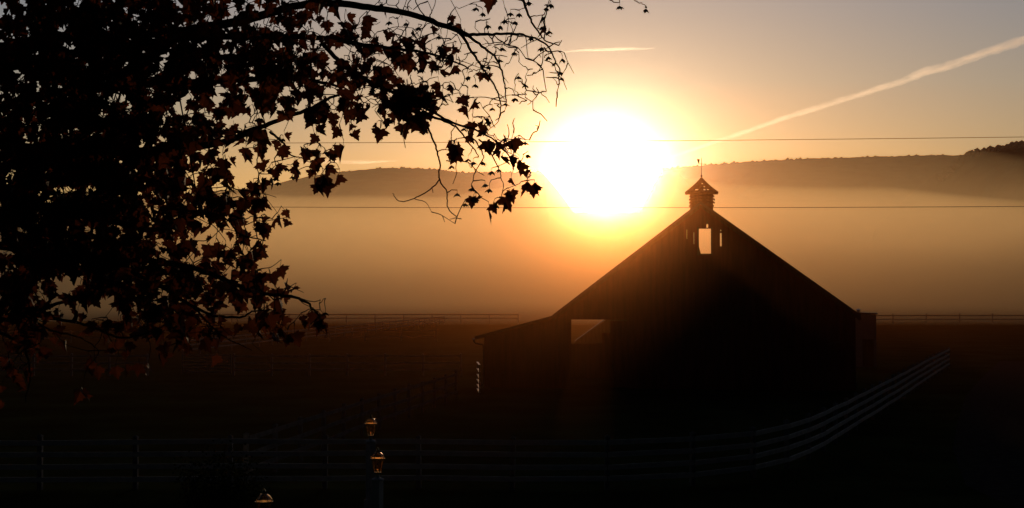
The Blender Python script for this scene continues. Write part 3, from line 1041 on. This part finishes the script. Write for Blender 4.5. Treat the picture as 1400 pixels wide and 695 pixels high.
    leaves = []
    def put(px, py, d, s=1.0): leaves.append((at(px, py, d), s * rnd.choice((.062, .075, .085, .095, .105)) * rnd.uniform(.9, 1.08)))
    AREA = 98.0
    for j, row in enumerate([G[0]] + G, -1):
        for i, c in enumerate(row):
            if c <= 0: continue
            lam = -math.log(1 - min(c, .985)) * 2500 / AREA
            n = int(lam + rnd.random())
            k = 0; tries = 0
            while k < n and tries < n * 6:
                tries += 1
                px = 50 * i + rnd.uniform(0, 50); py = 50 * j + rnd.uniform(0, 50)
                # leaves gather in sprays: keep where a clump field is high
                f = noise.noise(Vector((px / 26, py / 26, 2.2))) + .5 * noise.noise(Vector((px / 11, py / 11, 7.1)))
                if rnd.random() < smooth((f + .55) / .7):
                    put(px, py, rnd.uniform(7.1, 9.3)); k += 1
    # single leaves and small sprays standing clear against the sky: x, y, count, spread
    T = [(537,43,1),(617,17,1),(503,36,1),(554,55,3),(558,62,3),(539,69,3),(514,63,3),(586,70,2),(601,68,2),(612,64,2),(625,60,2),(626,76,2),(599,86,2),(568,79,1),(517,92,3),(529,106,2),(535,95,1),
     (667,99,2),(599,105,1),(608,118,2),(627,124,1),(647,127,2),(506,142,1),(519,134,1),(516,165,2),(526,158,1),(667,159,3),(672,165,1),(647,160,1),(710,187,1),(677,187,3),(624,188,3),(641,181,1),
     (620,197,3),(617,204,1),(687,203,3),(709,185,1),(709,212,2),(721,231,1),(720,247,1),(731,246,1),(726,240,1),(699,239,1),(653,265,2),(668,276,1),(677,268,2),(687,263,1),(695,257,1),(741,28,2),
     (345,167,1),(432,177,1),(470,192,1),(486,141,2),(468,149,2),(456,160,1),(464,170,1),(479,170,2),(446,144,2),(338,201,2),(357,203,2),(378,198,2),(375,217,1),(404,219,2),(416,203,1),(435,201,3),(449,213,4),(422,228,2),
     (443,240,6),(464,231,1),(369,234,3),(353,252,3),(357,272,6),(361,296,4),(337,285,2),(377,288,1),(315,228,3),(307,221,2),(315,241,2),(290,224,3),(280,236,3),(351,322,1),(361,329,2),(340,347,2),(300,268,5),(320,262,4),(332,275,2),
     (393,381,1),(405,387,1),(386,397,2),(330,348,2),(341,347,1),(433,430,5),(437,440,3),(428,424,2),(399,440,2),(415,432,2),(381,424,3),(376,439,2),(358,424,4),(352,436,2),(364,409,4),(345,385,5),(352,370,4),(335,365,5),(365,395,4),(330,395,4),
     (318,470,0),(293,440,1),(285,452,3),(306,443,1),(250,448,3),(248,462,2),(110,530,2),(32,520,2),(20,500,2),(155,470,1),(190,490,1),(120,480,1),
     (446,102,3),(421,38,2),(460,36,3),(485,40,3),(482,32,2),(530,38,1),(420,100,2),(405,96,1)]
    for x, y, n in T:
        sp_ = 3 + 3.2 * n ** .5
        d = rnd.uniform(7.5, 8.1)
        for k in range(n):
            put(x + rnd.gauss(0, sp_ * .6) * (n > 1), y + rnd.gauss(0, sp_ * .6) * (n > 1), d + rnd.uniform(-.15, .15), .95 if n > 1 else 1.0)
    for k in range(82):     # the dense spray in the middle of the sky
        r = rnd.random() ** .6 * 33 * (1 + .25 * noise.noise(Vector((k * .7, 3, 1)))); a = rnd.uniform(0, 6.28)
        r *= 1 + .55 * noise.noise(Vector((math.cos(a) * 1.6, math.sin(a) * 1.6, 4.4)))
        put(563 + r * math.cos(a) * 1.1, 131 + r * 1.05 * math.sin(a), rnd.uniform(7.5, 8.0), .9)
    n_seen = len(leaves)
    for k in range(2600):   # rest of the crown, out of the frame
        for tr_ in range(20):
            p = Vector((rnd.gauss(TX + 1.5, 3.0), rnd.gauss(TY + .5, 1.7), rnd.uniform(5.0, 14.5)))
            q = ((p.x - TX - 1) / 5.2) ** 2 + ((p.y - TY - .3) / 3.4) ** 2 + ((p.z - 9.5) / 5.2) ** 2
            u = 700 + F * p.x / p.y; v = 400 - (p.z - HC) * F / p.y
            if q < 1 and p.y > 4.0 and (v < -48 or u < -20): break
        else: continue
        leaves.append((p, rnd.uniform(.09, .13)))

    # --- twigs: every leaf joins the nearest wood already grown
    tw = MB()
    NP = np.array([tuple(p) for p in nodes] + [(0, 0, -99)] * (len(leaves) * 3 + 400))
    cnt = len(nodes)
    def grow(target, thick):
        nonlocal cnt
        q = np.array(tuple(target))
        dd = ((NP[:cnt] - q) ** 2).sum(1)
        k = int(dd.argmin()); s_ = Vector(NP[k]); L = math.sqrt(dd[k])
        if L < .02: return s_
        mid = s_.lerp(target, .55) + Vector((rnd.gauss(0, .09), rnd.gauss(0, .07), rnd.gauss(.03, .07))) * L
        m2 = s_.lerp(target, .27) + Vector((rnd.gauss(0, .05), rnd.gauss(0, .05), rnd.gauss(.03, .05))) * L
        pts = [s_, m2, mid, target]
        if L > .12: pts = smooth_path(pts, 3)
        n = len(pts)
        tw.tube([p - OFF for p in pts], [thick * (1 - .45 * i / (n - 1)) for i in range(n)], 4, cap=False)
        for p in (pts[n // 3], pts[2 * n // 3], pts[-1]):
            NP[cnt] = tuple(p); cnt += 1
        return target
    order = sorted(range(len(leaves)), key=lambda i: float(((NP[:len(nodes)] - np.array(tuple(leaves[i][0]))) ** 2).sum(1).min()))
    HALF = [(0.0, -.02), (.13, -.12), (.36, -.16), (.31, -.02), (.50, .06), (.70, .19), (.55, .27), (.57, .41), (.38, .43), (.27, .49), (.31, .68), (.18, .70), (.12, .84), (0.0, 1.06)]
    lf = MB()
    def leaf(p, s):
        # hangs from its stalk, blade tilted and a little folded
        stalk = Vector((rnd.gauss(0, .35), rnd.gauss(0, .35), -1)).normalized() * s * rnd.uniform(.25, .55)
        base = p + stalk
        down = Vector((rnd.gauss(0, .38), rnd.gauss(0, .38), -1)).normalized()
        a = rnd.uniform(0, 6.28)
        side = Vector((math.cos(a), math.sin(a), rnd.gauss(0, .25)))
        side = (side - down * side.dot(down)).normalized()
        nrm = side.cross(down)
        fold = rnd.uniform(.05, .9); curl = rnd.uniform(-.35, .45)
        nb = len(lf.v)
        st = [rnd.uniform(.85, 1.12) for _ in range(4)]
        ol = [(x * st[0], y) for x, y in HALF] + [(-x * st[1], y * st[2]) for x, y in reversed(HALF[1:-1])]
        for x, y in [(0, .3)] + ol:
            lf.v.append(tuple(base - OFF + side * x * s * .82 + down * y * s * .80 + nrm * s * (fold * abs(x) + curl * y * y)))
        m = len(ol)
        for i in range(m):
            lf.f.append((nb, nb + 1 + i, nb + 1 + (i + 1) % m))
        tw.tube([p - OFF, p - OFF + stalk * .5 + nrm * s * .05, base - OFF], [.0016, .0012, .001], 3, cap=False)
    for i in order:
        p, s = leaves[i]
        if i % 2 == 0 or (i < n_seen and (p.x / p.y > -.19)):
            p = grow(p, .0034)
        leaf(p, s)
    # bare side twigs among the outer branches
    for (x, y) in [(560,8),(585,2),(603,-4),(642,6),(660,2),(668,-5),(690,10),(612,40),(622,22),(650,30),(665,28),(700,28),(690,60),(712,66),(722,80),(735,88),(668,60),(640,120),(620,140),(612,130),(700,130),(690,152),(656,140),
                   (702,182),(690,190),(640,222),(610,220),(662,240),(644,230),(672,246),(590,60),(575,40),(520,30),(540,25),(505,24),(480,70),(430,80),(470,90),(590,290),(615,300),(622,306),(608,304),(631,300),(612,280),(573,272),(592,264),(619,252),
                   (385,238),(398,242),(405,228),(378,270),(350,300),(345,310),(330,330),(360,340),(438,410),(445,408),(404,396),(415,400),(345,470),(360,482),(320,462),(440,448),(444,462)]:
        grow(at(x, y, rnd.uniform(7.4, 7.9)), .0028)
    base_nodes = [p for p in nodes if p.y < 8.6 and -.115 < p.x / p.y < .04 and p.z > 5.7 and (400 - (p.z - HC) * F / p.y) < 150 and (400 - (p.z - HC) * F / p.y) > -20]
    for k in range(150):
        p = rnd.choice(base_nodes)
        a = rnd.gauss(-.5, 1.0)
        L = rnd.uniform(.10, .34)
        e = p + Vector((L * math.cos(a), rnd.gauss(0, .12), L * math.sin(a)))
        if 700 + F * e.x / e.y > 775: continue
        grow(e, .0042)
        if rnd.random() < .7:
            grow(e.lerp(p, rnd.uniform(.2, .6)) + Vector((rnd.uniform(-.02, .14), rnd.gauss(0, .05), rnd.uniform(-.14, .05))), .0032)
    # small hanging seed tufts at the twig ends
    TUFT = [(847,9),(883,13),(753,6),(747,11),(751,43),(741,37),(710,19),(698,18),(704,30),(723,3),(684,36),(667,35),(703,72),(687,66),(759,86),(769,81),(750,78),(768,107),(766,99),(709,105),(718,116),(704,135),(691,142),
            (673,148),(660,89),(668,91),(624,98),(572,38),(616,31),(651,11),(555,32),(532,30),(568,92),(576,95),(615,116),(650,116),(683,82),(647,222),(660,222),(617,227),(625,265),(636,279),(645,258),(669,259),(678,281),
            (699,214),(718,195),(682,232),(672,235),(722,212),(634,176),(690,190),(640,218),(721,250),(663,252),(500,110),(510,122),(640,105),(610,82),(726,52),(740,66),(377,243),(392,230),(400,242),(380,250),(323,333),(331,330),(330,320),(445,428),(387,190),(690,28),(660,18),(630,40),(592,36),(600,50)]
    def tuft(p):
        sh = MB()
        k = 7
        for i in range(k):
            a = 6.28 * i / k + rnd.uniform(-.3, .3)
            d_ = Vector((math.cos(a) * .8, math.sin(a) * .8, -1 + rnd.uniform(-.1, .5))).normalized()
            L = rnd.uniform(.024, .037)
            s_ = d_.cross(Vector((0, 0, 1))).normalized() * .009
            b0 = p - OFF
            n = len(sh.v)
            up = d_.cross(s_).normalized() * .005
            sh.v += [tuple(b0), tuple(b0 + d_ * L * .5 + s_), tuple(b0 + d_ * L), tuple(b0 + d_ * L * .5 - s_), tuple(b0 + d_ * L * .5 + up)]
            sh.f += [(n, n+1, n+4), (n+1, n+2, n+4), (n+2, n+3, n+4), (n+3, n, n+4), (n, n+3, n+2, n+1)]
        sh.build('seed_tuft', M['bark'], tree)
    # a bare spray reaching in from above the frame
    limb([(800, -40), (826, -12), (836, 2), (848, 4)], 7.6, 7.5, .006, .002)
    limb([(826, -12), (858, -8), (870, 2), (881, 6), (883, 11)], 7.55, 7.5, .004, .0015)
    limb([(640, -60), (720, -52), (800, -40)], 7.8, 7.6, .012, .006)
    limb([(450, -60), (560, -64), (640, -60)], 8.2, 7.8, .024, .012, 8.0)
    for p in nodes[-90:]:
        if cnt < len(NP): NP[cnt] = tuple(p); cnt += 1
    for x, y in TUFT:
        p = at(x, y - 5, rnd.uniform(7.4, 7.8))
        grow(p, .0034)
        e = at(x, y - 1, p.y)
        tw.tube([p - OFF, e - OFF], [.0013, .001], 3, cap=False)
        tuft(e)
    tw.build('twig', M['bark'], tree)
    lf.build('crown', M['leaf'], tree)
maple()

# ------------------------------------------------------------------ contrails and a low cloud
def trail(name, label, cat, pts, density, seed, knots=60, strands=3):
    """a few drifting strands of thin ice cloud side by side"""
    m = volume_mat('ice_cloud_' + str(seed), (1, 1, 1), density, .75)
    mid = pts[len(pts) // 2]
    o = at(mid[0], mid[1], mid[2])
    t = empty(name, o)
    tag(t, label, cat)
    for q in range(strands):
        b = MB(); P = []; RR = []
        off = (q - (strands - 1) / 2) * .55
        for k in range(knots + 1):
            f = k / knots * (len(pts) - 1); i = min(int(f), len(pts) - 2); u = f - i
            (x0, y0, d0, r0), (x1, y1, d1, r1) = pts[i], pts[i+1]
            x = x0 + (x1 - x0) * u; y = y0 + (y1 - y0) * u; d = d0 + (d1 - d0) * u; r = r0 + (r1 - r0) * u
            sd_q = seed * 3.1 + q * 7.7
            w = noise.noise(Vector((x / 34, sd_q, 0))) * .5 + noise.noise(Vector((x / 13, sd_q, 4))) * .3 + noise.noise(Vector((x / 5, sd_q, 7))) * .2
            P.append(at(x, y + r * (off + .45 * noise.noise(Vector((x / 45, 9, sd_q)))), d + 300 * q) - o)
            RR.append(max(.05, .62 + .8 * w) * r / F * d)
        RR[0] *= .2; RR[-1] *= .2
        b.tube(P, RR, 10)
        b.build('strand', m, t, True)
trail('contrail', 'long pale contrail rising from the sun to the upper right corner', 'contrail',
      [(880, 228, 26000, 2.0), (985, 192, 24000, 2.8), (1090, 156, 22000, 3.3), (1200, 122, 20000, 3.6), (1300, 88, 18000, 5.4), (1400, 55, 16500, 6.8), (1520, 14, 15000, 8)], .0018, 3, 260)
trail('contrail', 'short thin contrail high above the sun', 'contrail',
      [(764, 72, 20000, .8), (800, 69, 20000, 1.6), (840, 67.5, 20000, 2.0), (870, 67, 20000, 1.6), (895, 66.5, 20000, .6)], .008, 6, 90)
trail('cloud', 'thin streak of cloud low over the ridge left of the sun', 'cloud',
      [(410, 223, 26000, 1.0), (450, 221, 26000, 2.6), (500, 222, 26000, 2.2), (545, 220, 26000, .8)], .005, 8, 60)
